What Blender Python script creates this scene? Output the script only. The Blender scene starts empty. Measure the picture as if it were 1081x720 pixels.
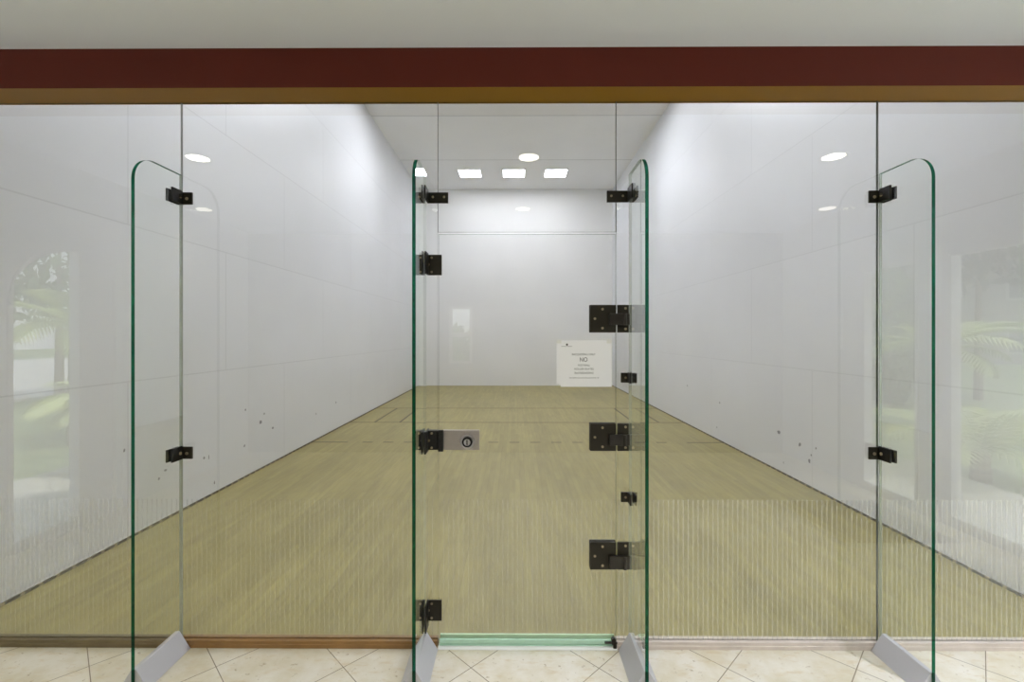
import bpy, bmesh, math, random
from mathutils import Vector, Matrix, Euler
random.seed(7)
scene = bpy.context.scene
C = scene.collection
PI = math.pi

# ------------------------------------------------------------------ camera frame
F, VX, VY = 489.0, 543.0, 354.0        # focal length in pixels, vanishing point of the court axis
CAM = Vector((0.0, -2.357, 1.58))
XL, XR, YF, ZT = -3.0, 3.07, 12.2, 6.17     # court shell
ZB, ZC = 2.765, 2.954                  # underside of beam, lobby ceiling
LX, LY = 3.6, -3.9                     # lobby half width, lobby back wall
PT = 0.006                             # half thickness of glass

# ------------------------------------------------------------------ node helpers
def mat(name):
    m = bpy.data.materials.new(name); m.use_nodes = True
    nt = m.node_tree; nt.nodes.clear()
    out = nt.nodes.new('ShaderNodeOutputMaterial')
    return m, nt, out
def N(nt, t, **kw):
    n = nt.nodes.new(t)
    for k, v in kw.items():
        if k in n.inputs: n.inputs[k].default_value = v
        else: setattr(n, k, v)
    return n
def L(nt, a, b): nt.links.new(a, b)
def val(nt, op, a, b=None, c=None):
    n = nt.nodes.new('ShaderNodeMath'); n.operation = op
    for i, v in enumerate((a, b, c)):
        if v is None: continue
        if hasattr(v, 'links'): L(nt, v, n.inputs[i])
        else: n.inputs[i].default_value = v
    return n.outputs[0]
def mixc(nt, fac, a, b, mode='MIX'):
    n = nt.nodes.new('ShaderNodeMix'); n.data_type = 'RGBA'; n.blend_type = mode
    for i, v in ((0, fac), (6, a), (7, b)):
        if hasattr(v, 'links'): L(nt, v, n.inputs[i])
        elif i == 0: n.inputs[i].default_value = v
        else: n.inputs[i].default_value = (*v, 1)
    return n.outputs[2]
def ramp(nt, fac, stops):
    n = nt.nodes.new('ShaderNodeValToRGB')
    e = n.color_ramp.elements
    while len(e) < len(stops): e.new(0.5)
    for i, (p, c) in enumerate(stops):
        e[i].position = p; e[i].color = (*c, 1)
    L(nt, fac, n.inputs[0]); return n.outputs[0]
def noise(nt, vec, scale, detail=4, rough=0.55):
    n = N(nt, 'ShaderNodeTexNoise'); n.inputs['Scale'].default_value = scale
    n.inputs['Detail'].default_value = detail; n.inputs['Roughness'].default_value = rough
    L(nt, vec, n.inputs['Vector']); return n.outputs['Fac']
def pos(nt, loc=(0,0,0), rot=(0,0,0), scale=(1,1,1)):
    tc = N(nt, 'ShaderNodeTexCoord'); mp = N(nt, 'ShaderNodeMapping')
    mp.inputs['Location'].default_value = loc; mp.inputs['Rotation'].default_value = rot
    mp.inputs['Scale'].default_value = scale
    L(nt, tc.outputs['Object'], mp.inputs['Vector']); return mp.outputs['Vector']
def principled(nt, out, color, rough=0.5, metal=0.0, spec=0.5):
    p = N(nt, 'ShaderNodeBsdfPrincipled')
    if hasattr(color, 'links'): L(nt, color, p.inputs['Base Color'])
    else: p.inputs['Base Color'].default_value = (*color, 1)
    if hasattr(rough, 'links'): L(nt, rough, p.inputs['Roughness'])
    else: p.inputs['Roughness'].default_value = rough
    p.inputs['Metallic'].default_value = metal
    p.inputs['Specular IOR Level'].default_value = spec
    L(nt, p.outputs[0], out.inputs[0]); return p
def simple(name, color, rough=0.5, metal=0.0, var=0.06, vscale=6.0, spec=0.5):
    m, nt, out = mat(name)
    v = pos(nt)
    f = noise(nt, v, vscale)
    a = tuple(max(0, c*(1-var)) for c in color); b = tuple(min(1, c*(1+var)) for c in color)
    principled(nt, out, mixc(nt, f, a, b), rough, metal, spec); return m
def emit(name, color, s):
    m, nt, out = mat(name)
    e = N(nt, 'ShaderNodeEmission'); e.inputs[0].default_value = (*color, 1); e.inputs[1].default_value = s
    L(nt, e.outputs[0], out.inputs[0]); return m

# ------------------------------------------------------------------ materials
def glass_mat(name, tint, refl=1.75):
    m, nt, out = mat(name)
    tr = N(nt, 'ShaderNodeBsdfTransparent'); tr.inputs[0].default_value = (*tint, 1)
    gl = N(nt, 'ShaderNodeBsdfGlossy'); gl.inputs['Roughness'].default_value = 0.0
    gl.inputs[0].default_value = (0.97, 1.0, 0.98, 1)
    fr = N(nt, 'ShaderNodeFresnel'); fr.inputs[0].default_value = 1.52
    ge = N(nt, 'ShaderNodeNewGeometry')
    front = val(nt, 'SUBTRACT', 1.0, ge.outputs['Backfacing'])
    fac = val(nt, 'MINIMUM', val(nt, 'MULTIPLY', val(nt, 'MULTIPLY', fr.outputs[0], refl), front), 0.95)
    mx = N(nt, 'ShaderNodeMixShader'); L(nt, fac, mx.inputs[0])
    L(nt, tr.outputs[0], mx.inputs[1]); L(nt, gl.outputs[0], mx.inputs[2])
    L(nt, mx.outputs[0], out.inputs[0]); return m
def edge_mat(name, tint, diff, amt):
    m, nt, out = mat(name)
    tr = N(nt, 'ShaderNodeBsdfTransparent'); tr.inputs[0].default_value = (*tint, 1)
    p = N(nt, 'ShaderNodeBsdfPrincipled'); p.inputs['Base Color'].default_value = (*diff, 1)
    p.inputs['Roughness'].default_value = 0.15
    mx = N(nt, 'ShaderNodeMixShader'); mx.inputs[0].default_value = amt
    L(nt, tr.outputs[0], mx.inputs[1]); L(nt, p.outputs[0], mx.inputs[2])
    L(nt, mx.outputs[0], out.inputs[0]); return m
def film_mat(name, alpha):
    m, nt, out = mat(name)
    tr = N(nt, 'ShaderNodeBsdfTransparent')
    d = N(nt, 'ShaderNodeBsdfDiffuse'); d.inputs[0].default_value = (0.86, 0.86, 0.80, 1)
    mx = N(nt, 'ShaderNodeMixShader'); mx.inputs[0].default_value = alpha
    L(nt, tr.outputs[0], mx.inputs[1]); L(nt, d.outputs[0], mx.inputs[2])
    L(nt, mx.outputs[0], out.inputs[0]); return m

GLASS = glass_mat('clear glass', (0.98, 0.986, 0.978))
FINGLASS = glass_mat('fin glass', (0.982, 0.989, 0.982))
WINGLASS = glass_mat('window glass', (0.98, 0.985, 0.98))
PEDGE = edge_mat('panel edge', (0.55, 0.60, 0.54), (0.5, 0.55, 0.48), 0.35)
FEDGE = edge_mat('green glass edge', (0.010, 0.21, 0.105), (0.003, 0.045, 0.03), 0.33)
SILICONE = simple('grey silicone', (0.27, 0.27, 0.26), 0.5)
FILM = film_mat('etched stripe', 0.11)
HAZE = film_mat('etched haze', 0.02)
FILM2 = film_mat('less lit etched stripe', 0.055)  # weaker alpha imitates the lower light on the left panels and door
HAZE2 = film_mat('less lit etched haze', 0.006)  # same lower light put into the haze between the stripes

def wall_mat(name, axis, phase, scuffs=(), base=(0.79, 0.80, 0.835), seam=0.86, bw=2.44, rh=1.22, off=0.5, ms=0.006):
    """white panels 2.44 x 1.22 m with hairline seams; scuffs = [(y or x, z, r)]"""
    m, nt, out = mat(name)
    tc = N(nt, 'ShaderNodeTexCoord'); sp = N(nt, 'ShaderNodeSeparateXYZ'); L(nt, tc.outputs['Object'], sp.inputs[0])
    cb = N(nt, 'ShaderNodeCombineXYZ')
    u = sp.outputs['Y'] if axis in ('yz', 'yx') else sp.outputs['X']
    w = sp.outputs['Z'] if axis in ('yz', 'xz') else sp.outputs['X']
    L(nt, val(nt, 'ADD', u, phase[0]), cb.inputs[0]); L(nt, val(nt, 'ADD', w, phase[1]), cb.inputs[1])
    br = N(nt, 'ShaderNodeTexBrick'); br.offset = off; br.squash = 1.0
    br.inputs['Scale'].default_value = 1.0; br.inputs['Brick Width'].default_value = bw
    br.inputs['Row Height'].default_value = rh; br.inputs['Mortar Size'].default_value = ms
    br.inputs['Mortar Smooth'].default_value = 0.3
    br.inputs['Color1'].default_value = (*base, 1)
    br.inputs['Color2'].default_value = (*[c*0.98 for c in base], 1)
    br.inputs['Mortar'].default_value = (*[c*seam for c in base], 1)
    L(nt, cb.outputs[0], br.inputs['Vector'])
    f = noise(nt, tc.outputs['Object'], 0.8, 5)
    col = mixc(nt, 1.0, br.outputs['Color'], ramp(nt, f, [(0.3, (0.95, 0.95, 0.95)), (0.7, (1, 1, 1))]), 'MULTIPLY')
    if scuffs:
        tot = None
        dn = noise(nt, tc.outputs['Object'], 45.0, 3)
        for (a, z, r, sx) in scuffs:
            d1 = val(nt, 'DIVIDE', val(nt, 'SUBTRACT', u, a), sx); d2 = val(nt, 'SUBTRACT', sp.outputs['Z'], z)
            d = val(nt, 'SQRT', val(nt, 'ADD', val(nt, 'MULTIPLY', d1, d1), val(nt, 'MULTIPLY', d2, d2)))
            k = val(nt, 'LESS_THAN', val(nt, 'ADD', d, val(nt, 'MULTIPLY', val(nt, 'SUBTRACT', dn, 0.5), r*1.6)), r)
            tot = k if tot is None else val(nt, 'MAXIMUM', tot, k)
        col = mixc(nt, val(nt, 'MULTIPLY', tot, 0.75), col, (0.12, 0.12, 0.13))
    principled(nt, out, col, 0.42, 0, 0.35); return m
def on_left(px, py):   # a mark on the left court wall seen at a pixel: (depth along the wall, height)
    Y = abs(XL)*F/(VX-px); return (Y+CAM.y, CAM.z-(py-VY)*Y/F)
def on_right(px, py):
    Y = XR*F/(px-VX); return (Y+CAM.y, CAM.z-(py-VY)*Y/F)
sl = [(*on_left(px, py), r, s) for px, py, r, s in ((219,483,.022,.35),(214,484,.012,1.2),(274,446,.022,1.2),(258,433,.014,1),
      (278,437,.013,1),(287,452,.014,1.6),(257,471,.014,1),(354,425,.018,1),(166,506,.012,1),(173,497,.010,1.6),(225,510,.018,.5),(129,476,.014,.7),(333,437,.014,1))]
sr = [(*on_right(px, py), r, s) for px, py, r, s in ((821,456,.022,1.4),(843,469,.020,1),(853,486,.020,.8),(860,473,.011,1),(855,480,.011,1),
      (759,425,.016,1),(725,407,.016,1),(826,488,.012,.5),(756,451,.012,1))]
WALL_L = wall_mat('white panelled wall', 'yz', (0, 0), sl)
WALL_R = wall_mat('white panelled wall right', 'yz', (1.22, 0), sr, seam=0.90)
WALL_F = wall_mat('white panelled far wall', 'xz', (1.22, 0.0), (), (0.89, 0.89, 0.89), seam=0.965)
CEIL_C = wall_mat('white panelled ceiling', 'yx', (0, 20), (), (0.91, 0.915, 0.94), seam=0.72, rh=40, off=0, ms=0.022)
PAINT = simple('white lobby paint', (0.80, 0.80, 0.82), 0.6, var=0.03, vscale=1.5)
LCEIL = simple('white lobby ceiling paint', (0.86, 0.895, 0.99), 0.7, var=0.02, vscale=1.0)
MAROON = simple('maroon beam paint', (0.122, 0.021, 0.012), 0.55, var=0.10, vscale=3, spec=0.2)
UNDER = simple('floor lit beam underside', (0.27, 0.135, 0.012), 0.5, var=0.12, vscale=2.0, spec=0.2)  # ochre colour stands in for floor light reflected off the underside

def court_floor_mat():
    m, nt, out = mat('maple strip floor')
    v = pos(nt, rot=(0, 0, PI/2))
    br = N(nt, 'ShaderNodeTexBrick'); br.offset = 0.37; br.offset_frequency = 2
    br.inputs['Scale'].default_value = 1.0; br.inputs['Brick Width'].default_value = 1.15
    br.inputs['Row Height'].default_value = 0.057; br.inputs['Mortar Size'].default_value = 0.0011
    br.inputs['Mortar Smooth'].default_value = 0.5; br.inputs['Bias'].default_value = 0.0
    br.inputs['Color1'].default_value = (0.365, 0.308, 0.104, 1); br.inputs['Color2'].default_value = (0.315, 0.264, 0.088, 1)
    br.inputs['Mortar'].default_value = (0.185, 0.152, 0.05, 1)
    L(nt, v, br.inputs['Vector'])
    vs = pos(nt, scale=(1.0, 0.10, 1.0))
    g = noise(nt, vs, 22.0, 6, 0.6)
    st = noise(nt, pos(nt, scale=(1, 0.35, 1)), 1.6, 5, 0.6)
    col = mixc(nt, 1.0, br.outputs['Color'], ramp(nt, g, [(0.25, (0.80, 0.80, 0.79)), (0.75, (1.08, 1.08, 1.07))]), 'MULTIPLY')
    col = mixc(nt, 1.0, col, ramp(nt, st, [(0.30, (0.84, 0.84, 0.82)), (0.62, (1.04, 1.04, 1.04))]), 'MULTIPLY')
    principled(nt, out, col, 0.38, 0, 0.4); return m
MAPLE = court_floor_mat()
LINE = simple('dark court line paint', (0.11, 0.088, 0.04), 0.5)

def travertine():
    m, nt, out = mat('diagonal travertine tile')
    p0 = Vector((-0.207, -0.157)); a = PI/4; S = 0.43
    rp = Vector((p0.x*math.cos(a)-p0.y*math.sin(a), p0.x*math.sin(a)+p0.y*math.cos(a)))
    v = pos(nt, loc=(-rp.x, -rp.y, 0), rot=(0, 0, a))
    br = N(nt, 'ShaderNodeTexBrick'); br.offset = 0.0
    br.inputs['Scale'].default_value = 1.0; br.inputs['Brick Width'].default_value = S
    br.inputs['Row Height'].default_value = S; br.inputs['Mortar Size'].default_value = 0.0022
    br.inputs['Mortar Smooth'].default_value = 0.2
    br.inputs['Color1'].default_value = (0.71, 0.665, 0.555, 1); br.inputs['Color2'].default_value = (0.655, 0.612, 0.50, 1)
    br.inputs['Mortar'].default_value = (0.22, 0.18, 0.12, 1)
    L(nt, v, br.inputs['Vector'])
    w = pos(nt)
    n1 = noise(nt, w, 5.0, 8, 0.65); n2 = noise(nt, w, 26.0, 6, 0.7); n3 = noise(nt, pos(nt, rot=(0,0,0.5), scale=(1, 3, 1)), 9.0, 6, 0.65)
    col = mixc(nt, 1.0, br.outputs['Color'], ramp(nt, n1, [(0.32, (0.88, 0.84, 0.72)), (0.62, (1.05, 1.06, 1.10))]), 'MULTIPLY')
    col = mixc(nt, ramp(nt, n3, [(0.54, (0,0,0)), (0.66, (0.55,0.55,0.55))]), col, (0.58, 0.47, 0.28))
    col = mixc(nt, ramp(nt, n2, [(0.61, (0,0,0)), (0.67, (0.75,0.75,0.75))]), col, (0.33, 0.25, 0.13))
    principled(nt, out, col, 0.32, 0, 0.4); return m
TRAV = travertine()
BRONZE = simple('dark bronze metal', (0.022, 0.018, 0.010), 0.42, 0.35, var=0.2, vscale=40)
BLACKM = simple('black metal', (0.010, 0.009, 0.008), 0.4, 0.3, var=0.2, vscale=40)
KNUCK = simple('worn black metal', (0.035, 0.030, 0.024), 0.3, 0.4, var=0.2, vscale=40)
SCREW = simple('brass screw', (0.40, 0.33, 0.22), 0.35, 0.8)
STEEL = simple('brushed steel', (0.44, 0.40, 0.37), 0.42, 0.75, var=0.08, vscale=30)
CHROME = simple('polished chrome', (0.75, 0.74, 0.72), 0.12, 1.0, var=0.03)
SHOE = simple('grey aluminium shoe', (0.52, 0.515, 0.54), 0.45, 0.15, var=0.04, vscale=8)
WOODCH = simple('brown wood sill', (0.27, 0.145, 0.045), 0.5, var=0.35, vscale=9)
WOODDK = simple('dull brown sill', (0.15, 0.115, 0.055), 0.5, var=0.35, vscale=9)
STONECH = simple('pale stone sill', (0.62, 0.54, 0.47), 0.5, var=0.22, vscale=14)
WHITEMET = simple('white painted metal', (0.78, 0.78, 0.75), 0.4, var=0.05)
GREENV = simple('pale green vinyl', (0.66, 0.85, 0.58), 0.25, var=0.12, vscale=25)
GREENV2 = simple('sea green vinyl', (0.46, 0.70, 0.54), 0.25, var=0.15, vscale=20)
PAPER = simple('white paper', (0.88, 0.88, 0.90), 0.7, var=0.01)
INK = simple('grey black ink', (0.05, 0.05, 0.05), 0.7)
TAPE = simple('frosted tape', (0.78, 0.78, 0.74), 0.4)
WFRAME = simple('white window frame', (0.82, 0.82, 0.80), 0.45, var=0.02)
PANEL_EM = emit('light panel glow', (0.975, 0.985, 1.065), 22.0)
PANEL_EM2 = emit('brighter light panel glow', (0.975, 0.985, 1.065), 62.0)
PANEL_EM3 = emit('softer light panel glow', (0.975, 0.985, 1.065), 40.0)
DOWN_EM = emit('downlight glow', (1.0, 0.93, 0.80), 17.0)
DOWN_EM2 = emit('dim downlight glow', (1.0, 0.93, 0.82), 7.0)
MATM = simple('dark door mat', (0.035, 0.033, 0.03), 0.9, var=0.3, vscale=90)
GRASS = simple('lawn grass', (0.24, 0.31, 0.14), 0.9, var=0.45, vscale=5)
PAVE = simple('pale concrete path', (0.66, 0.64, 0.60), 0.8, var=0.10, vscale=4)
LEAF = simple('green leaf', (0.20, 0.30, 0.10), 0.5, var=0.35, vscale=3)
LEAFY = simple('yellow green leaf', (0.60, 0.68, 0.28), 0.5, var=0.3, vscale=3)
LEAFD = simple('dark green leaf', (0.09, 0.14, 0.06), 0.6, var=0.4, vscale=3)
BARK = simple('palm bark', (0.38, 0.32, 0.22), 0.9, var=0.35, vscale=14)
STUCCO = simple('pale stucco', (0.56, 0.54, 0.50), 0.8, var=0.06)
ROOF = simple('grey roof', (0.30, 0.29, 0.28), 0.8, var=0.2)
PANE = simple('dim window pane', (0.22, 0.25, 0.26), 0.15, var=0.15)
def base_mat():
    m, nt, out = mat('dark slotted base gap')
    v = pos(nt)
    br = N(nt, 'ShaderNodeTexBrick'); br.offset = 0.0
    br.inputs['Scale'].default_value = 1.0; br.inputs['Brick Width'].default_value = 0.11; br.inputs['Row Height'].default_value = 5.0
    br.inputs['Mortar Size'].default_value = 0.014
    br.inputs['Color1'].default_value = (0.05, 0.04, 0.025, 1); br.inputs['Color2'].default_value = (0.09, 0.07, 0.04, 1)
    br.inputs['Mortar'].default_value = (0.30, 0.25, 0.15, 1)
    sp = N(nt, 'ShaderNodeSeparateXYZ'); L(nt, v, sp.inputs[0]); cb = N(nt, 'ShaderNodeCombineXYZ')
    L(nt, sp.outputs['Y'], cb.inputs[0]); cb.inputs[1].default_value = 2.5
    L(nt, cb.outputs[0], br.inputs['Vector'])
    principled(nt, out, br.outputs['Color'], 0.7); return m
BASEM = base_mat()

# ------------------------------------------------------------------ mesh helpers
def add_box(bm, x0, x1, y0, y1, z0, z1, mi=0, bev=0.0):
    vs = [bm.verts.new((x, y, z)) for x in (x0, x1) for y in (y0, y1) for z in (z0, z1)]
    q = [(0,1,3,2), (4,6,7,5), (0,4,5,1), (2,3,7,6), (0,2,6,4), (1,5,7,3)]
    fs = [bm.faces.new([vs[i] for i in f]) for f in q]
    for f in fs: f.material_index = mi
    if bev:
        es = list({e for f in fs for e in f.edges})
        bmesh.ops.bevel(bm, geom=es, offset=bev, segments=2, affect='EDGES', profile=0.5, material=mi)
    return fs
def box(*a, **k):
    bm = bmesh.new(); add_box(bm, *a, **k); return bm
def add_prism(bm, pts, h0, h1, axis='x', mi=0):
    """closed polygon pts extruded along axis; pts in (y,z), (x,z) or (x,y)"""
    def P(p, h): return {'x': (h, p[0], p[1]), 'y': (p[0], h, p[1]), 'z': (p[0], p[1], h)}[axis]
    a = [bm.verts.new(P(p, h0)) for p in pts]; b = [bm.verts.new(P(p, h1)) for p in pts]
    n = len(pts); caps = [bm.faces.new(a), bm.faces.new(b[::-1])]
    sides = [bm.faces.new((a[i], b[i], b[(i+1) % n], a[(i+1) % n])) for i in range(n)]
    for f in caps+sides: f.material_index = mi
    return caps, sides
def add_cyl(bm, c, r, h, axis='y', seg=16, r2=None, mi=0):
    rot = {'z': Matrix(), 'y': Matrix.Rotation(-PI/2, 4, 'X'), 'x': Matrix.Rotation(PI/2, 4, 'Y')}[axis]
    g = bmesh.ops.create_cone(bm, cap_ends=True, segments=seg, radius1=r, radius2=r if r2 is None else r2, depth=h,
                          matrix=Matrix.Translation(c) @ rot)
    for v in g['verts']:
        for f in v.link_faces: f.material_index = mi
def obj(name, bm, mats, parent=None, loc=None, smooth=False):
    bmesh.ops.recalc_face_normals(bm, faces=bm.faces)
    me = bpy.data.meshes.new(name); bm.to_mesh(me); bm.free()
    for m in (mats if isinstance(mats, (list, tuple)) else [mats]): me.materials.append(m)
    if smooth:
        for p in me.polygons: p.use_smooth = True
    o = bpy.data.objects.new(name, me); C.objects.link(o)
    if parent: o.parent = parent
    if loc: o.location = loc
    return o
def tag(o, label, cat, group=None):
    o['label'] = label; o['category'] = cat
    if group: o['group'] = group
    return o
def thing(name, label, cat, loc=(0,0,0), rz=0, group=None):
    o = bpy.data.objects.new(name, None); o.empty_display_size = 0.05; C.objects.link(o)
    o.location = loc; o.rotation_euler = (0, 0, rz); return tag(o, label, cat, group)
def struct(name, bm, mats, parent=None):
    o = obj(name, bm, mats, parent)
    if not parent: o['kind'] = 'structure'
    return o
def dup(root, loc, rz, label):
    r = root.copy(); C.objects.link(r); r.location = loc; r.rotation_euler = (0, 0, rz); r['label'] = label
    for ch in list(root.children):
        c = ch.copy(); C.objects.link(c); c.parent = r
        for g in ch.children:
            d = g.copy(); C.objects.link(d); d.parent = c
    return r

# ------------------------------------------------------------------ court shell
fl = struct('floor_court', box(XL, XR, 0.0, YF, -0.1, 0.0), MAPLE)
struct('floor_lobby', box(-LX, LX, LY, 0.0, -0.1, 0.0), TRAV)
struct('wall_left', box(XL-0.2, XL, 0.012, YF, -0.1, ZT), WALL_L)
struct('wall_right', box(XR, XR+0.2, 0.012, YF, -0.1, ZT), WALL_R)
struct('wall_far', box(XL-0.2, XR+0.2, YF, YF+0.2, -0.1, ZT), WALL_F)
struct('ceiling_court', box(XL-0.2, XR+0.2, -0.147, YF+0.2, ZT, ZT+0.2), CEIL_C)
struct('wall_front', box(XL-0.2, XR+0.2, -0.147, 0.012, ZC, ZT), PAINT)
bm = bmesh.new()
for f in add_box(bm, -LX, LX, -0.147, 0.012, ZB, ZC): pass
bm.faces.ensure_lookup_table()
for f in bm.faces:
    if f.calc_center_median().z < ZB+1e-4: f.material_index = 1
struct('trim_1', bm, [MAROON, UNDER])
# court lines, standard racquetball layout measured from the glass back wall
yS, yH, yR = 7.68, 6.04, 4.48
for x0, x1, y0, y1 in [(XL, XR, yS-.019, yS+.019), (XL, XR, yH-.019, yH+.019)]:
    obj('line_marking', box(x0, x1, y0, y1, 0.0, 0.002), LINE, fl)
for s in (-1, 1):
    for d in (0.457, 0.914):
        x = (XL + d) if s < 0 else (XR - d)
        obj('line_marking', box(x-.019, x+.019, yH+.019, yS-.019, 0.0, 0.002), LINE, fl)
bm = bmesh.new(); x = XL
add_box(bm, XL, XL+0.53, yR-.019, yR+.019, 0, 0.002); add_box(bm, XR-0.53, XR, yR-.019, yR+.019, 0, 0.002)
x = XL+0.75
while x < XR-0.75:
    add_box(bm, x, x+0.15, yR-.019, yR+.019, 0, 0.002); x += 0.31
obj('dashed_line', bm, LINE, fl)
struct('baseboard_left', box(XL, XL+0.012, 0.02, YF, 0.0, 0.016), BASEM)
struct('baseboard_right', box(XR-0.012, XR, 0.02, YF, 0.0, 0.016), BASEM)

# ceiling panels of the court: four across, rows back to front
xs = (-1.26, -0.02, 1.16)
lab = {0: 'leftmost of three square light panels glowing in the far end of the court ceiling',
       1: 'middle of three square light panels in the court ceiling, straight above the door',
       2: 'rightmost of three square light panels glowing in the far end of the court ceiling'}
src = None
hid = ('middle', 'near')
for r, yy in enumerate((10.74, 6.4, 2.0)):
    for i, xx in enumerate(xs if r == 0 else (-1.35, 1.35)):
        l = lab[i] if r == 0 else 'square %s court ceiling light over the %s half, behind the beam' % (hid[r-1], ('left', 'right')[i])
        if i == 0:
            src = thing('ceiling_light', l, 'light', (xx, yy, ZT), 0, 'square light panels in the court ceiling')
            bm = bmesh.new()
            for a in ((-.33, .33, -.33, -.30), (-.33, .33, .30, .33), (-.33, -.30, -.30, .30), (.30, .33, -.30, .30)):
                add_box(bm, *a, -0.02, 0.0)
            obj('frame', bm, WFRAME, src)
            obj('diffuser', box(-.30, .30, -.30, .30, -0.012, -0.004), (PANEL_EM, PANEL_EM2, PANEL_EM3)[r], src)
        else: dup(src, (xx, yy, ZT), 0, l)

# ------------------------------------------------------------------ lobby shell
struct('ceiling_lobby', box(-LX-0.2, LX+0.2, LY-0.2, -0.147, ZC, ZC+0.2), LCEIL)
struct('wall_front_left', box(-LX, XL, -0.02, 0.012, 0, ZB), PAINT)
struct('wall_front_right', box(XR, LX, -0.02, 0.012, 0, ZB), PAINT)
def wall_with_holes(name, x0, x1, y0, y1, z0, z1, holes):
    """side wall x0..x1 built of columns; each hole = (ya, yb, zbottom, ztop(y))"""
    bm = bmesh.new(); y = y0
    for ya, yb, zb, zt in sorted(holes, key=lambda h: h[0]):
        add_box(bm, x0, x1, y, ya, z0, z1)
        add_box(bm, x0, x1, ya, yb, z0, zb)
        n = 14
        top = [(ya+(yb-ya)*i/n, zt(ya+(yb-ya)*i/n)) for i in range(n+1)]
        add_prism(bm, top + [(yb, z1), (ya, z1)], x0, x1, 'x')
        y = yb
    add_box(bm, x0, x1, y, y1, z0, z1)
    return struct(name, bm, PAINT)
def archL(y): # quarter arch, springing at the glass end
    t = min(1, max(0, (-0.917-y)/0.57)); return 1.83 + 0.47*math.sqrt(max(0, 1-(1-t)**2))
def arch2(y):
    t = min(1, max(0, (-1.777-y)/0.57)); return 2.14 - 0.5*t*t - 0.2*t
flat = lambda y: 2.27
wall_with_holes('wall_lobby_left', -LX-0.07, -LX, LY, 0.012, -0.1, ZC, [(-1.487, -0.917, 0.055, archL), (-1.91, -1.777, 0.055, arch2)])
wall_with_holes('wall_lobby_right', LX, LX+0.07, LY, 0.012, -0.1, ZC, [(-1.517, -0.35, 0.055, flat), (-2.467, -1.797, 0.055, flat)])
# back wall with the opening of its narrow window
bx0, bx1, bz0, bz1 = -0.88, -0.57, 1.20, 1.97
bm = bmesh.new()
add_box(bm, -LX-0.2, bx0, LY-0.2, LY, -0.1, ZC); add_box(bm, bx1, LX+0.2, LY-0.2, LY, -0.1, ZC)
add_box(bm, bx0, bx1, LY-0.2, LY, -0.1, bz0); add_box(bm, bx0, bx1, LY-0.2, LY, bz1, ZC)
struct('wall_back', bm, simple('taupe lobby back wall', (0.34, 0.33, 0.33), 0.7, var=0.05))
def window(n, x, y0, y1, z0, zt):
    """frame lining an opening of a side wall, with a pane"""
    s = 1 if x > 0 else -1
    bm = bmesh.new(); xa, xb = sorted((x - s*0.012, x + s*0.07)); t = 0.035
    n_ = 14
    ys = [y0+(y1-y0)*i/n_ for i in range(n_+1)]
    outer = [(y, zt(y)) for y in ys]
    inner = [(min(y1-t, max(y0+t, y)), zt(y)-t) for y in ys]
    add_prism(bm, outer + inner[::-1], xa, xb, 'x')
    add_prism(bm, [(y0, z0), (y0+t, z0), (y0+t, zt(y0)-t), (y0, zt(y0)-t)], xa, xb, 'x')
    add_prism(bm, [(y1-t, z0), (y1, z0), (y1, zt(y1)-t), (y1-t, zt(y1)-t)], xa, xb, 'x')
    add_prism(bm, [(y0+t, z0), (y1-t, z0), (y1-t, z0+t), (y0+t, z0+t)], xa, xb, 'x')
    w = obj('window_%d' % n, bm, WFRAME); w['kind'] = 'structure'
    bm = bmesh.new(); xm = x + s*0.04
    add_prism(bm, [(y0+t*.5, z0+t*.5), (y1-t*.5, z0+t*.5)] + [(min(y1-t*.5, max(y0+t*.5, y)), zt(y)-t*.5) for y in ys[::-1]], xm-.003, xm+.003, 'x')
    obj('window_pane', bm, WINGLASS, w)
window(1, -LX, -1.487, -0.917, 0.055, archL)
window(2, -LX, -1.91, -1.777, 0.055, arch2)
window(3, LX, -1.517, -0.35, 0.055, flat)
window(4, LX, -2.467, -1.797, 0.055, flat)
bm = bmesh.new(); t = 0.035
for a in ((bx0, bx0+t, bz0, bz1), (bx1-t, bx1, bz0, bz1), (bx0, bx1, bz0, bz0+t), (bx0, bx1, bz1-t, bz1), (bx0+t, bx1-t, 1.56, 1.62)):
    add_box(bm, a[0], a[1], LY-0.06, LY+0.02, a[2], a[3])
w5 = struct('window_5', bm, WFRAME)
obj('window_pane', box(bx0+t*.5, bx1-t*.5, LY-0.03, LY-0.024, bz0+t*.5, bz1-t*.5), WINGLASS, w5)
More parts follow.
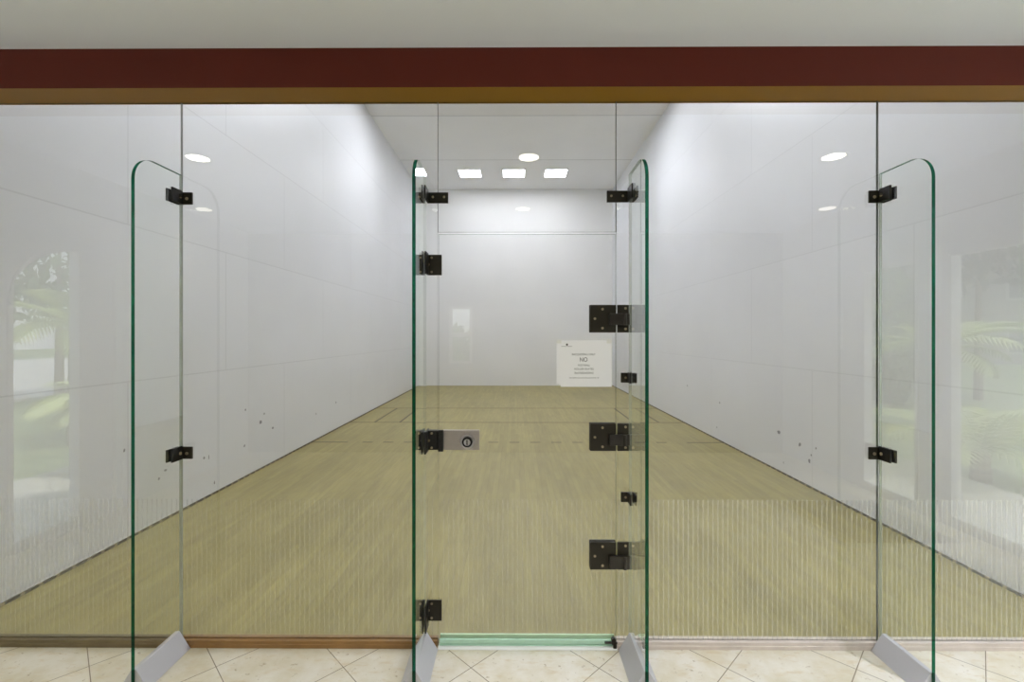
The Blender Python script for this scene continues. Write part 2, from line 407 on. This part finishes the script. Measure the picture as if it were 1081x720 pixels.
# recessed downlights of the lobby, seen mirrored in the glass
src = None
for (xx, yy, dim, l) in ((-2.45, -1.225, 0, 'round recessed lobby downlight mirrored high in the left glass beside the left clamp'),
                 (0.11, -1.225, 0, 'round recessed lobby downlight mirrored in the glass above the door'),
                 (2.45, -1.225, 0, 'round recessed lobby downlight mirrored high in the right glass'),
                 (-3.38, -2.68, 1, 'faint second lobby downlight mirrored just under the upper left clamp'),
                 (0.09, -2.68, 1, 'faint second lobby downlight mirrored over the far wall above the door'),
                 (3.38, -2.68, 1, 'faint second lobby downlight mirrored beside the upper right clamp')):
    if src is None or dim != src[1]:
        o = thing('downlight', l, 'light', (xx, yy, ZC), 0, 'round downlights in the lobby ceiling')
        bm = bmesh.new(); n = 28
        for i in range(n):
            a0, a1 = 2*PI*i/n, 2*PI*(i+1)/n
            q = lambda r, a, z: bm.verts.new((r*math.cos(a), r*math.sin(a), z))
            bm.faces.new((q(.078, a0, -.004), q(.078, a1, -.004), q(.10, a1, -.008), q(.10, a0, -.008)))
            bm.faces.new((q(.10, a0, -.008), q(.10, a1, -.008), q(.105, a1, 0), q(.105, a0, 0)))
        bmesh.ops.remove_doubles(bm, verts=bm.verts, dist=1e-5)
        obj('trim_ring', bm, WFRAME, o)
        bm = bmesh.new(); add_cyl(bm, (0, 0, -.003), .078, .004, 'z', 28)
        obj('lens', bm, DOWN_EM2 if dim else DOWN_EM, o)
        src = (o, dim)
    else: dup(src[0], (xx, yy, ZC), 0, l)
bm = box(2.50, 3.38, -2.05, -1.19, 0.0, 0.012, bev=0.004)
tag(obj('door_mat', bm, MATM), 'dark door mat on the lobby tiles, mirrored in the right glass', 'mat')

# ------------------------------------------------------------------ glass front
def pane_bm(x0, x1, z0, z1):
    bm = bmesh.new()
    fs = add_box(bm, x0, x1, -PT, PT, z0, z1)
    for f in fs:
        n = f.calc_center_median()
        if abs(abs(n.y)-PT) > 1e-5: f.material_index = 1
    return bm
def film(x0, x1, z0, z1, parent, mats):
    bm = bmesh.new(); y0, y1 = -PT-0.0016, -PT-0.0008
    x = math.ceil(x0/0.025)*0.025
    while x < x1-0.008:
        add_box(bm, x, x+0.006, y0, y1, z0, z1, mi=0); x += 0.025
    f = add_box(bm, x0, x1, -PT-0.0006, -PT-0.0003, z0, z1, mi=1)
    obj('striped_film', bm, mats, parent)
XJ = [XL, -1.70, -0.39, 0.515, 1.837, XR]
panels = [(0, 'tall clear glass panel at far left of the court front, mirroring an arched window', 'L'),
          (1, 'tall clear glass panel between the left fins, just left of the door', 'L'),
          (3, 'tall clear glass panel between the right fins, just right of the door', 'R'),
          (4, 'tall clear glass panel at far right of the court front, mirroring palms', 'R')]
G = 0.0014
for i, l, s in panels:
    x0, x1 = XJ[i]+G, XJ[i+1]-G
    p = thing('glass_screen', l, 'glass panel', ((x0+x1)/2, 0, 0), 0, 'tall glass panels of the court front')
    c = (x0+x1)/2
    obj('pane', pane_bm(x0-c, x1-c, 0.012, ZB), [GLASS, PEDGE], p)
    film(x0-c+0.002, x1-c-0.002, 0.04, 0.747, p, [FILM, HAZE] if s == 'R' else [FILM2, HAZE2])
    ch = bmesh.new()
    pr = [(-0.026, 0.0), (0.026, 0.0), (0.026, 0.036), (PT, 0.036), (PT, 0.010), (-PT, 0.010), (-PT, 0.036), (-0.024, 0.036), (-0.024, 0.020), (-0.026, 0.018)]
    add_prism(ch, pr, x0-c, x1-c, 'x')
    obj('floor_channel', ch, (WOODDK if i == 0 else WOODCH) if s == 'L' else STONECH, p)['label'] = 'brown sill strip' if s == 'L' else 'pale stone sill strip'
    if i in (0, 4):   # butt joint against the next panel
        xj = XJ[1] if i == 0 else XJ[4]
        obj('silicone_joint', box(xj-G-c, xj+G-c, -PT, PT, 0.04, ZB), SILICONE, p)
    if i in (1, 3):
        xj = XJ[2] if i == 1 else XJ[3]
        obj('silicone_joint', box(xj-G-c, xj+G-c, -PT, PT, 2.105, ZB), SILICONE, p)
t = thing('transom_panel', 'clear glass transom panel over the door, under the beam', 'glass panel', (0.0625, 0, 2.105))
obj('pane', pane_bm(XJ[2]+G-.0625, XJ[3]-G-.0625, 0, ZB-2.105), [GLASS, PEDGE], t)

# the hung door
D = thing('glass_door', 'frameless clear glass door with black hinges and steel lock', 'door', (0.0625, 0, 0))
dx0, dx1 = XJ[2]+0.004-.0625, XJ[3]-0.004-.0625
obj('pane', pane_bm(dx0, dx1, 0.03, 2.093), [GLASS, PEDGE], D)
film(dx0+.002, dx1-.002, 0.065, 0.747, D, [FILM2, HAZE2])

def screws(parent, pts, y, r=0.0065, m=SCREW, axis='y'):
    for p in pts:
        bm = bmesh.new()
        if axis == 'y': add_cyl(bm, (p[0], y, p[1]), r, 0.003, 'y', 12)
        else: add_cyl(bm, (y, p[0], p[1]), r, 0.003, 'x', 12)
        obj('screw', bm, m, parent)
FX = [-1.70, -0.451, 0.586, 1.848]           # the four fins
FT = 0.008                                   # half thickness of a fin
# hinges: leaf on the door, strap knuckle, plate reaching the fin
def hinge(zc, kz0, kz1):
    f = FX[2]-0.0625-FT
    bm = bmesh.new(); yF = -PT-0.013
    add_box(bm, 0.3805-.0625, 0.512-.0625, yF, -PT-0.0015, -0.07, 0.07, bev=0.003)
    add_box(bm, 0.518-.0625, f-0.001, yF, -PT-0.0015, -0.07, 0.07, bev=0.003)
    add_box(bm, 0.3805-.0625, 0.512-.0625, PT+0.001, PT+0.010, -0.07, 0.07, bev=0.002)
    h = obj('hinge', bm, BRONZE, D, (0, 0, zc)); h['label'] = 'dark bronze patch hinge'
    bm = bmesh.new()
    add_box(bm, 0.475-.0625, f-0.0005, yF-0.020, yF+0.001, kz0, kz1, bev=0.004)
    add_cyl(bm, (0.553-.0625, yF-0.018, (kz0+kz1)/2), 0.009, (kz1-kz0)*1.02, 'z', 16)
    obj('knuckle', bm, KNUCK, h)
    X = lambda px: (px-VX)/(F/2.357) - 0.0625
    screws(h, [(X(635), .048), (X(627), .0), (X(635), -.048), (X(659), .052), (X(659), -.052)], yF-0.0012)
hinge(1.664, -0.032, 0.026); hinge(1.066, -0.038, 0.016); hinge(0.467, -0.058, 0.006)
# lock on the door
lp = obj('lock_plate', box(-0.361-.0625, -0.178-.0625, -PT-0.020, -PT-0.0005, -0.050, 0.050, bev=0.002), STEEL, D, (0, 0, 1.052))
lp['label'] = 'brushed steel lock plate'
bm = bmesh.new(); cx = -0.237-.0625
add_cyl(bm, (cx, -PT-0.024, -0.006), 0.037, 0.010, 'y', 28)
lc = obj('lock_cylinder', bm, CHROME, lp)
bm = bmesh.new()
add_cyl(bm, (cx, -PT-0.033, -0.006), 0.026, 0.010, 'y', 24, mi=0)
add_cyl(bm, (cx, -PT-0.040, -0.006), 0.017, 0.008, 'y', 20, mi=1)
add_box(bm, cx-0.0025, cx+0.0025, -PT-0.0455, -PT-0.0435, -0.018, 0.006, mi=0)
obj('key_slot', bm, [BLACKM, CHROME], lp)
# green sweep under the door
bm = bmesh.new()
for yy, zz, mi in ((-0.012, 0.030, 1), (0.012, 0.042, 0)):
    add_box(bm, dx0+.006, dx1-.004, yy-0.005, yy+0.005, zz-0.010, zz+0.012, mi=mi, bev=0.002)
obj('bottom_sweep', bm, [GREENV, GREENV2], D)['label'] = 'pale green vinyl sweep'

# threshold on the floor below the door
T = thing('door_threshold', 'low white metal threshold with green strips under the glass door', 'threshold', (0.0625, 0, 0))
tx0, tx1 = -0.385-.0625, 0.515-.0625
bm = bmesh.new()
add_prism(bm, [(-0.034, 0), (0.075, 0), (0.075, 0.010), (-0.026, 0.010), (-0.034, 0.004)], tx0, tx1, 'x')
obj('base', bm, WHITEMET, T)
bm = bmesh.new()
add_box(bm, tx0+.006, tx1-.006, 0.022, 0.070, 0.010, 0.020, bev=0.002)
obj('rear_strip', bm, GREENV, T)
bm = bmesh.new()
add_box(bm, tx0+.004, tx1-.006, -0.016, 0.006, 0.010, 0.0155, bev=0.0015)
obj('front_strip', bm, GREENV2, T)
bm = bmesh.new()
add_box(bm, tx1-0.062, tx1+0.002, -0.030, -0.020, 0.030, 0.038, bev=0.003)
add_box(bm, tx1-0.020, tx1-0.002, -0.030, -0.020, 0.0, 0.032, bev=0.003)
add_cyl(bm, (tx1-0.018, -0.026, 0.050), 0.011, 0.016, 'y', 16)
add_box(bm, tx1-0.026, tx1-0.010, -0.030, -0.020, 0.026, 0.046)
obj('pivot_bracket', bm, BRONZE, T)['label'] = 'dark bronze floor pivot'
for sx in (-0.40, 0.02):
    bm = bmesh.new(); add_cyl(bm, (sx, 0.045, 0.021), 0.007, 0.004, 'z', 12); obj('screw', bm, BLACKM, T)

# ------------------------------------------------------------------ fins with shoes and clamps
def fin_bm():
    bm = bmesh.new(); d, h, r = 0.303, 2.395, 0.115
    y1 = -PT-0.001
    pts = [(y1, 0.002), (-d, 0.002), (-d, h-r)]
    for i in range(1, 13):
        a = PI/2*i/12
        pts.append((-d + r*(1-math.cos(a)), h-r + r*math.sin(a)))
    pts.append((y1, h))
    caps, sides = add_prism(bm, pts, -FT, FT, 'x', 1)
    for f in caps: f.material_index = 0
    for f in sides:
        if f.calc_center_median().y > y1-1e-5: f.material_index = 2
    return bm
def shoe_bm():
    bm = bmesh.new(); w, a, h = 0.066, 0.010, 0.088
    yb, yf, yt = -PT-0.022, -0.300, -0.300
    B = [bm.verts.new(v) for v in ((-w, yb, 0), (w, yb, 0), (w, yf, 0), (-w, yf, 0))]
    T_ = [bm.verts.new(v) for v in ((-a, yb, h), (a, yb, h), (a, yt, h), (-a, yt, h))]
    for f in ((B[0], B[3], B[2], B[1]), T_, (B[0], B[1], T_[1], T_[0]), (B[1], B[2], T_[2], T_[1]), (B[2], B[3], T_[3], T_[2]), (B[3], B[0], T_[0], T_[3])):
        bm.faces.new(f)
    bmesh.ops.bevel(bm, geom=list(bm.edges), offset=0.0015, segments=1, affect='EDGES')
    return bm
fin_labels = ['clear glass fin at far left with two small black clamps',
              'clear glass fin just left of the door, holding the black lock keeper',
              'clear glass fin just right of the door, on the hinge side',
              'clear glass fin at far right with two small black clamps']
fins = []
fm = sm = None
for i, x in enumerate(FX):
    f = thing('glass_fin', fin_labels[i], 'glass fin', (x, 0, 0), 0, 'upright glass fins of the court front')
    if fm is None:
        fm = obj('fin_pane', fin_bm(), [FINGLASS, FEDGE, PEDGE], f); sm = obj('shoe', shoe_bm(), SHOE, f)
        sm['label'] = 'grey angled floor shoe'
    else:
        for m in (fm, sm):
            c = m.copy(); C.objects.link(c); c.parent = f
    if i == 1:      # this fin stands very slightly out of square
        for ch in f.children:
            if ch.name.startswith('fin_pane'): ch.rotation_euler = (0, 0, math.radians(1.7)); ch.location = (-0.005, 0, 0)
    fins.append(f)
def corner_clamp(fin, s, zc):
    """clamp: plate on the glass on side s of the fin, cheeks on both fin faces"""
    bm = bmesh.new(); h = 0.031; yF = -PT-0.011
    a, b = sorted((s*(FT+0.001), s*0.064))
    add_box(bm, a, b, yF, -PT-0.0018, -h, h, bev=0.002)
    c = obj('clamp', bm, BRONZE, fin, (0, 0, zc)); c['label'] = 'dark bronze corner clamp'
    bm = bmesh.new()
    a, b = sorted((s*(FT+0.0006), s*(FT+0.010)))
    add_box(bm, a, b, -0.088, yF, -h, h+0.006, bev=0.002)
    a, b = sorted((-s*(FT+0.0006), -s*(FT+0.010)))
    add_box(bm, a, b, -0.088, -PT-0.0018, -h, h, bev=0.002)
    add_box(bm, -FT-0.0095, FT+0.0095, -PT-0.0015, -PT-0.0016-0.004, -h, h)
    obj('cheek', bm, BLACKM, c)
    screws(c, [(s*0.038, -0.002)], yF-0.0012, 0.008)
    bm = bmesh.new(); add_cyl(bm, (s*(FT+0.012), -0.040, 0.004), 0.011, 0.005, 'x', 14)
    obj('bolt', bm, CHROME, c)
for zc in (2.275, 0.983):
    corner_clamp(fins[0], 1, zc); corner_clamp(fins[3], -1, zc+0.003)
def plate_clamp(fin, s, zc, reach, h, spts, cheek_d, cheek_up=0.0, name='clamp', lab='dark bronze glass clamp', bolt=False, drop=0.0):
    bm = bmesh.new(); yF = -PT-0.012
    a, b = sorted((s*(FT+0.001), s*reach))
    add_box(bm, a, b, yF, -PT-0.0018, -h, h, bev=0.002)
    c = obj(name, bm, BRONZE, fin, (0, 0, zc)); c['label'] = lab
    bm = bmesh.new()
    for q in (1, -1):
        a, b = sorted((s*q*(FT+0.0006), s*q*(FT+0.009)))
        add_box(bm, a, b, -cheek_d, yF if q == 1 else -PT-0.0018, -h-drop, h+(cheek_up if q == 1 else 0), bev=0.002)
    obj('cheek', bm, BLACKM, c)
    screws(c, [(s*p[0], p[1]) for p in spts], yF-0.0012, 0.006)
    return c
plate_clamp(fins[1], 1, 2.276, 0.115, 0.027, [(0.038, 0.003), (0.095, 0.003)], 0.10, 0.012, 'transom_clamp', 'dark bronze transom clamp')
plate_clamp(fins[2], -1, 2.281, 0.120, 0.029, [(0.040, 0.002), (0.098, 0.002)], 0.10, 0.012, 'transom_clamp', 'dark bronze transom clamp')
for zc, dr in ((1.936, 0.0), (0.188, 0.022)):
    plate_clamp(fins[1], 1, zc, 0.082, 0.052, [(0.032, 0.036), (0.016, 0.002), (0.032, -0.036)], 0.085, 0.006, 'door_stop_clamp', 'dark bronze square door stop clamp', drop=dr)
for zc in (1.366, 0.763):
    plate_clamp(fins[2], -1, zc, 0.049, 0.025, [(0.026, 0.0)], 0.07, 0.004, 'small_clamp', 'small black glass clamp')
# the lock keeper on the fin beside the lock
bm = bmesh.new()
add_box(bm, FT+0.001, 0.068, -PT-0.034, -PT-0.0018, -0.048, 0.050, bev=0.004)
add_box(bm, 0.068, 0.094, -PT-0.040, -PT-0.024, -0.055, 0.053, bev=0.003)
k = obj('lock_keeper', bm, BLACKM, fins[1], (0, 0, 1.053)); k['label'] = 'black lock keeper box'
bm = bmesh.new()
for q in (1, -1):
    a, b = sorted((q*(FT+0.0006), q*(FT+0.010)))
    add_box(bm, a, b, -0.10, -PT-0.0018, -0.055, 0.055, bev=0.002)
obj('cheek', bm, BLACKM, k)
screws(k, [(0.036, 0.036), (0.022, 0.0), (0.036, -0.036)], -PT-0.0352, 0.006)

# ------------------------------------------------------------------ paper sign on the door
S = thing('paper_sign', 'white paper notice taped to the glass door, reading NO', 'sign', (0.3515, -PT-0.002, 1.333))
bm = bmesh.new()
add_box(bm, -0.139, 0.139, -0.0010, -0.0004, 0.0, 0.222)
obj('sheet', bm, PAPER, S)
obj('backing_sheet', box(-0.118, 0.140, -0.0002, 0.0002, -0.014, 0.21), PAPER, S)
for sx in (-0.139, 0.115):
    obj('tape', box(sx, sx+0.024, -0.0013, -0.0011, 0.206, 0.226), TAPE, S)
def text(body, size, x, z, name='lettering', y=-0.0013, width=None):
    cu = bpy.data.curves.new('txt', 'FONT'); cu.body = body; cu.size = size; cu.align_x = 'CENTER'; cu.align_y = 'CENTER'
    o = bpy.data.objects.new('txt', cu); C.objects.link(o)
    dg = bpy.context.evaluated_depsgraph_get(); dg.update()
    me = bpy.data.meshes.new_from_object(o.evaluated_get(dg))
    bpy.data.objects.remove(o)
    w = max(v.co.x for v in me.vertices)-min(v.co.x for v in me.vertices)
    k = (width/w) if width else 1
    for v in me.vertices: v.co = Vector((v.co.x*k, 0, v.co.y))
    me.materials.clear(); me.materials.append(INK); me.name = name
    ob = bpy.data.objects.new(name, me); C.objects.link(ob); ob.parent = S; ob.location = (x, y, z)
    return ob
text('RACQUETBALL ONLY', 0.014, -0.002, 0.150, width=0.118)
text('NO', 0.031, -0.002, 0.123, width=0.038)
text('FOOTBALL', 0.0125, 0.0, 0.095, width=0.060)
text('ROLLER SKATES', 0.0135, 0.0, 0.076, width=0.096)
text('SKATEBOARDING', 0.0135, 0.0, 0.056, width=0.096)
text('Only regulation court shoes and equipment may be used', 0.009, 0.0, 0.032, width=0.150)
bm = bmesh.new(); add_cyl(bm, (-0.086, -0.0013, 0.200), 0.0055, 0.0004, 'y', 14)
add_box(bm, -0.115, -0.06, -0.0014, -0.0012, 0.190, 0.1915)
obj('logo_mark', bm, INK, S)

# ------------------------------------------------------------------ outdoors (seen mirrored in the glass)
g = struct('lawn', box(-60, 60, -60, 30, -0.30, -0.16), GRASS)
struct('path_left', box(-5.4, -LX-0.07, -9, 3, -0.16, 0.0), PAVE)
struct('path_right', box(LX+0.07, 5.0, -8, 3, -0.16, 0.0), PAVE)
struct('path_far', box(-34, -13.0, -45, 12, -0.165, -0.10), PAVE)
def frond(length, droop, mi=0, leaf=0.34):
    bm = bmesh.new(); n = 18; sp = []
    for i in range(n+1):
        t = i/n; sp.append(Vector((length*(t-0.10*t*t), 0, length*(0.55*t-droop*t*t))))
    for i in range(n):
        d = (sp[i+1]-sp[i]).normalized(); t = i/n
        for q in (1, -1):
            ll = leaf*math.sin(PI*min(1, 0.15+0.85*t))*1.0+0.06
            b0 = sp[i]; tip = b0+d*ll*0.75+Vector((0, q*ll*0.8, -0.22*ll))
            w = d*0.018
            v = [bm.verts.new(p) for p in (b0-w, b0+w, (b0+tip)/2+w*1.1+Vector((0, 0, .02)), tip, (b0+tip)/2-w*1.1+Vector((0, 0, .02)))]
            bm.faces.new(v)
    r = 0.012
    for i in range(n):
        ring = []
        for p in (sp[i], sp[i+1]):
            ring.append([bm.verts.new(p+Vector((0, r*math.cos(a), r*math.sin(a)))) for a in (0, 2.1, 4.2)])
        for j in range(3): bm.faces.new((ring[0][j], ring[0][(j+1) % 3], ring[1][(j+1) % 3], ring[1][j]))
    return bm
def palm(label, loc, trunk_h, n, length, droop, leafm):
    p = thing('palm_tree', label, 'palm', loc, 0, 'palms outside the lobby windows')
    bm = bmesh.new(); k = 10
    rings = []
    for i in range(k+1):
        rr = 0.09*(1.15-0.3*i/k)*(1.08 if i % 2 else 0.95)
        rings.append([bm.verts.new((rr*math.cos(2*PI*j/10), rr*math.sin(2*PI*j/10), trunk_h*i/k)) for j in range(10)])
    for i in range(k):
        for j in range(10): bm.faces.new((rings[i][j], rings[i][(j+1) % 10], rings[i+1][(j+1) % 10], rings[i+1][j]))
    bm.faces.new(rings[-1]); bm.faces.new(rings[0][::-1])
    obj('trunk', bm, BARK, p)
    proto = None
    for i in range(n):
        if proto is None: f = proto = obj('frond', frond(length, droop), leafm, p)
        else:
            f = proto.copy(); C.objects.link(f); f.parent = p
        f.location = (0, 0, trunk_h-0.02); f.rotation_euler = (random.uniform(-.2, .2), random.uniform(-0.55, 0.45), 2*PI*i/n+random.uniform(-.2, .2))
        s = random.uniform(0.8, 1.1); f.scale = (s, s, s)
palm('low palm outside the right window, its bright fronds mirrored low at far right', (5.3, -2.95, -0.16), 0.45, 18, 1.35, 0.50, LEAFY)
palm('taller palm outside the right window, its fronds mirrored above the low palm', (7.5, -5.9, -0.16), 1.5, 18, 1.3, 0.60, LEAFY)
palm('palm outside the arched left window, mirrored at far left', (-7.0, -5.0, -0.16), 1.9, 16, 1.2, 0.65, LEAFY)
palm('slim palm outside the narrow left opening', (-4.75, -3.2, -0.16), 1.0, 14, 0.8, 0.55, LEAFY)
def shrub(label, loc, sx, sy, sz, m, name='shrub', lift=0.0):
    bm = bmesh.new()
    for i in range(1500):
        u = Vector((random.gauss(0, 1), random.gauss(0, 1), random.gauss(0, 1))).normalized()*random.uniform(0.6, 1.0)
        c = Vector((u.x*sx, u.y*sy, lift+sz+u.z*sz))
        a = Euler((random.uniform(0, 6), random.uniform(0, 6), random.uniform(0, 6))).to_matrix()
        s = random.uniform(0.08, 0.17)*(1+sz*0.25)
        v = [bm.verts.new(c+a @ Vector(q)*s) for q in ((-1, 0, 0), (0, -.45, 0), (1, 0, 0), (0, .45, 0))]
        bm.faces.new(v)
    o = thing(name, label, 'bush', loc, 0, 'bushes and trees outside')
    obj('foliage', bm, m, o)
    bm = bmesh.new(); add_cyl(bm, (0, 0, (lift+sz)*0.5), 0.05+0.03*sz, lift+sz, 'z', 10, 0.03); obj('stem', bm, BARK, o)
shrub('dark leafy tree outside, its crown mirrored along the top of the right window', (12.5, -10.2, -0.16), 2.2, 2.6, 2.1, LEAFD, 'leafy_tree', 2.9)
shrub('pale green leafy tree mirrored behind the right fin', (9.6, -9.6, -0.16), 1.1, 1.1, 1.7, LEAF, 'leafy_tree')
shrub('green leafy tree outside the arched left window', (-12.0, -9.8, -0.16), 2.2, 2.6, 2.2, LEAF, 'leafy_tree', 2.0)
shrub('unseen hedge plant added to dim the lower pane of the small back window', (-1.3, -7.5, -0.16), 1.2, 0.8, 0.95, LEAF)  # hedge added to darken the lower back pane in its mirror image
B = thing('apartment_building', 'pale apartment building outdoors, its white windows mirrored at far right', 'building', (29, -26, -0.16), -PI/4)
obj('wall', box(0, 6, -10, 16, 0, 6.5), STUCCO, B)
obj('roof', box(-0.5, 6.5, -10.5, 16.5, 6.5, 6.9), ROOF, B)
for yy in (-6.5, -2.5, 1.5, 5.5, 9.5, 13.5):
    for zz in (0.6, 3.8):
        bm = bmesh.new()
        for a in ((-.9, -.75, 0, 1.6), (.75, .9, 0, 1.6), (-.75, .75, 0, .15), (-.75, .75, 1.45, 1.6), (-.05, .05, .15, 1.45)):
            add_box(bm, -0.08, 0.02, yy+a[0], yy+a[1], zz+a[2], zz+a[3])
        w = obj('window', bm, WFRAME, B)
        obj('pane', box(-0.03, 0.0, yy-.75, yy+.75, zz+.15, zz+1.45), PANE, w)

# ------------------------------------------------------------------ daylight
wd = bpy.data.worlds.new('sky'); scene.world = wd; wd.use_nodes = True
nt = wd.node_tree; nt.nodes.clear()
out = nt.nodes.new('ShaderNodeOutputWorld'); bg = nt.nodes.new('ShaderNodeBackground')
tc = nt.nodes.new('ShaderNodeTexCoord'); sp = nt.nodes.new('ShaderNodeSeparateXYZ'); L(nt, tc.outputs['Generated'], sp.inputs[0])
c = ramp(nt, sp.outputs['Z'], [(0.0, (0.92, 0.95, 0.98)), (0.6, (0.62, 0.76, 0.96))])
L(nt, c, bg.inputs[0]); bg.inputs[1].default_value = 2.6
L(nt, bg.outputs[0], out.inputs[0])
sl_ = bpy.data.lights.new('sun', 'SUN'); sl_.energy = 8.0; sl_.angle = 0.02; sl_.color = (1, 0.96, 0.88)
so = bpy.data.objects.new('sun', sl_); C.objects.link(so); so.rotation_euler = (math.radians(-18), math.radians(14), 0)
for nme, x, y0, y1, z0, z1 in (('a', -LX-0.09, -1.49, -0.91, 0.05, 2.31), ('b', LX+0.09, -1.52, -0.35, 0.05, 2.28), ('c', LX+0.09, -2.47, -1.79, 0.05, 2.28)):
    pl = bpy.data.lights.new('window_portal', 'AREA'); pl.shape = 'RECTANGLE'; pl.size = z1-z0; pl.size_y = y1-y0
    pl.cycles.is_portal = True
    po = bpy.data.objects.new('window_portal', pl); C.objects.link(po)
    po.location = (x, (y0+y1)/2, (z0+z1)/2)
    po.rotation_euler = (0, math.radians(-90 if x < 0 else 90), 0)

# lamps in the lobby downlights; stronger, cooler right pair stands in for daylight
for xx, yy, e, col in ((-2.45, -1.225, 66, (1.0, 0.94, 0.74)), (0.11, -1.225, 50, (1.0, 0.97, 0.88)), (2.45, -1.225, 215, (0.93, 0.97, 1.08)),
                       (-3.38, -2.68, 75, (1.0, 0.94, 0.78)), (0.09, -2.68, 55, (1.0, 0.97, 0.92)), (3.38, -2.68, 180, (0.93, 0.97, 1.08))):
    ld = bpy.data.lights.new('downlight_lamp', 'SPOT'); ld.energy = e; ld.spot_size = math.radians(125); ld.spot_blend = 0.5
    ld.shadow_soft_size = 0.07; ld.color = col
    lo = bpy.data.objects.new('downlight_lamp', ld); C.objects.link(lo); lo.location = (xx, yy, ZC-0.02)
# ------------------------------------------------------------------ camera
cam = bpy.data.cameras.new('camera'); co = bpy.data.objects.new('camera', cam); C.objects.link(co)
cam.sensor_fit = 'HORIZONTAL'; cam.sensor_width = 36.0; cam.lens = F/1081*36.0
co.location = CAM; co.rotation_euler = (PI/2, 0, math.radians(0.32))
cam.shift_y = -6.0/1081; cam.clip_start = 0.02; cam.clip_end = 200
scene.camera = co

vs = scene.view_settings
vs.view_transform = 'Standard'; vs.look = 'None'; vs.exposure = 0.0; vs.gamma = 1.0; vs.use_curve_mapping = False
cy = scene.cycles
cy.use_denoising = True; cy.max_bounces = 14; cy.transparent_max_bounces = 32; cy.diffuse_bounces = 6; cy.glossy_bounces = 6
cy.sample_clamp_indirect = 6.0; cy.caustics_reflective = False; cy.caustics_refractive = False
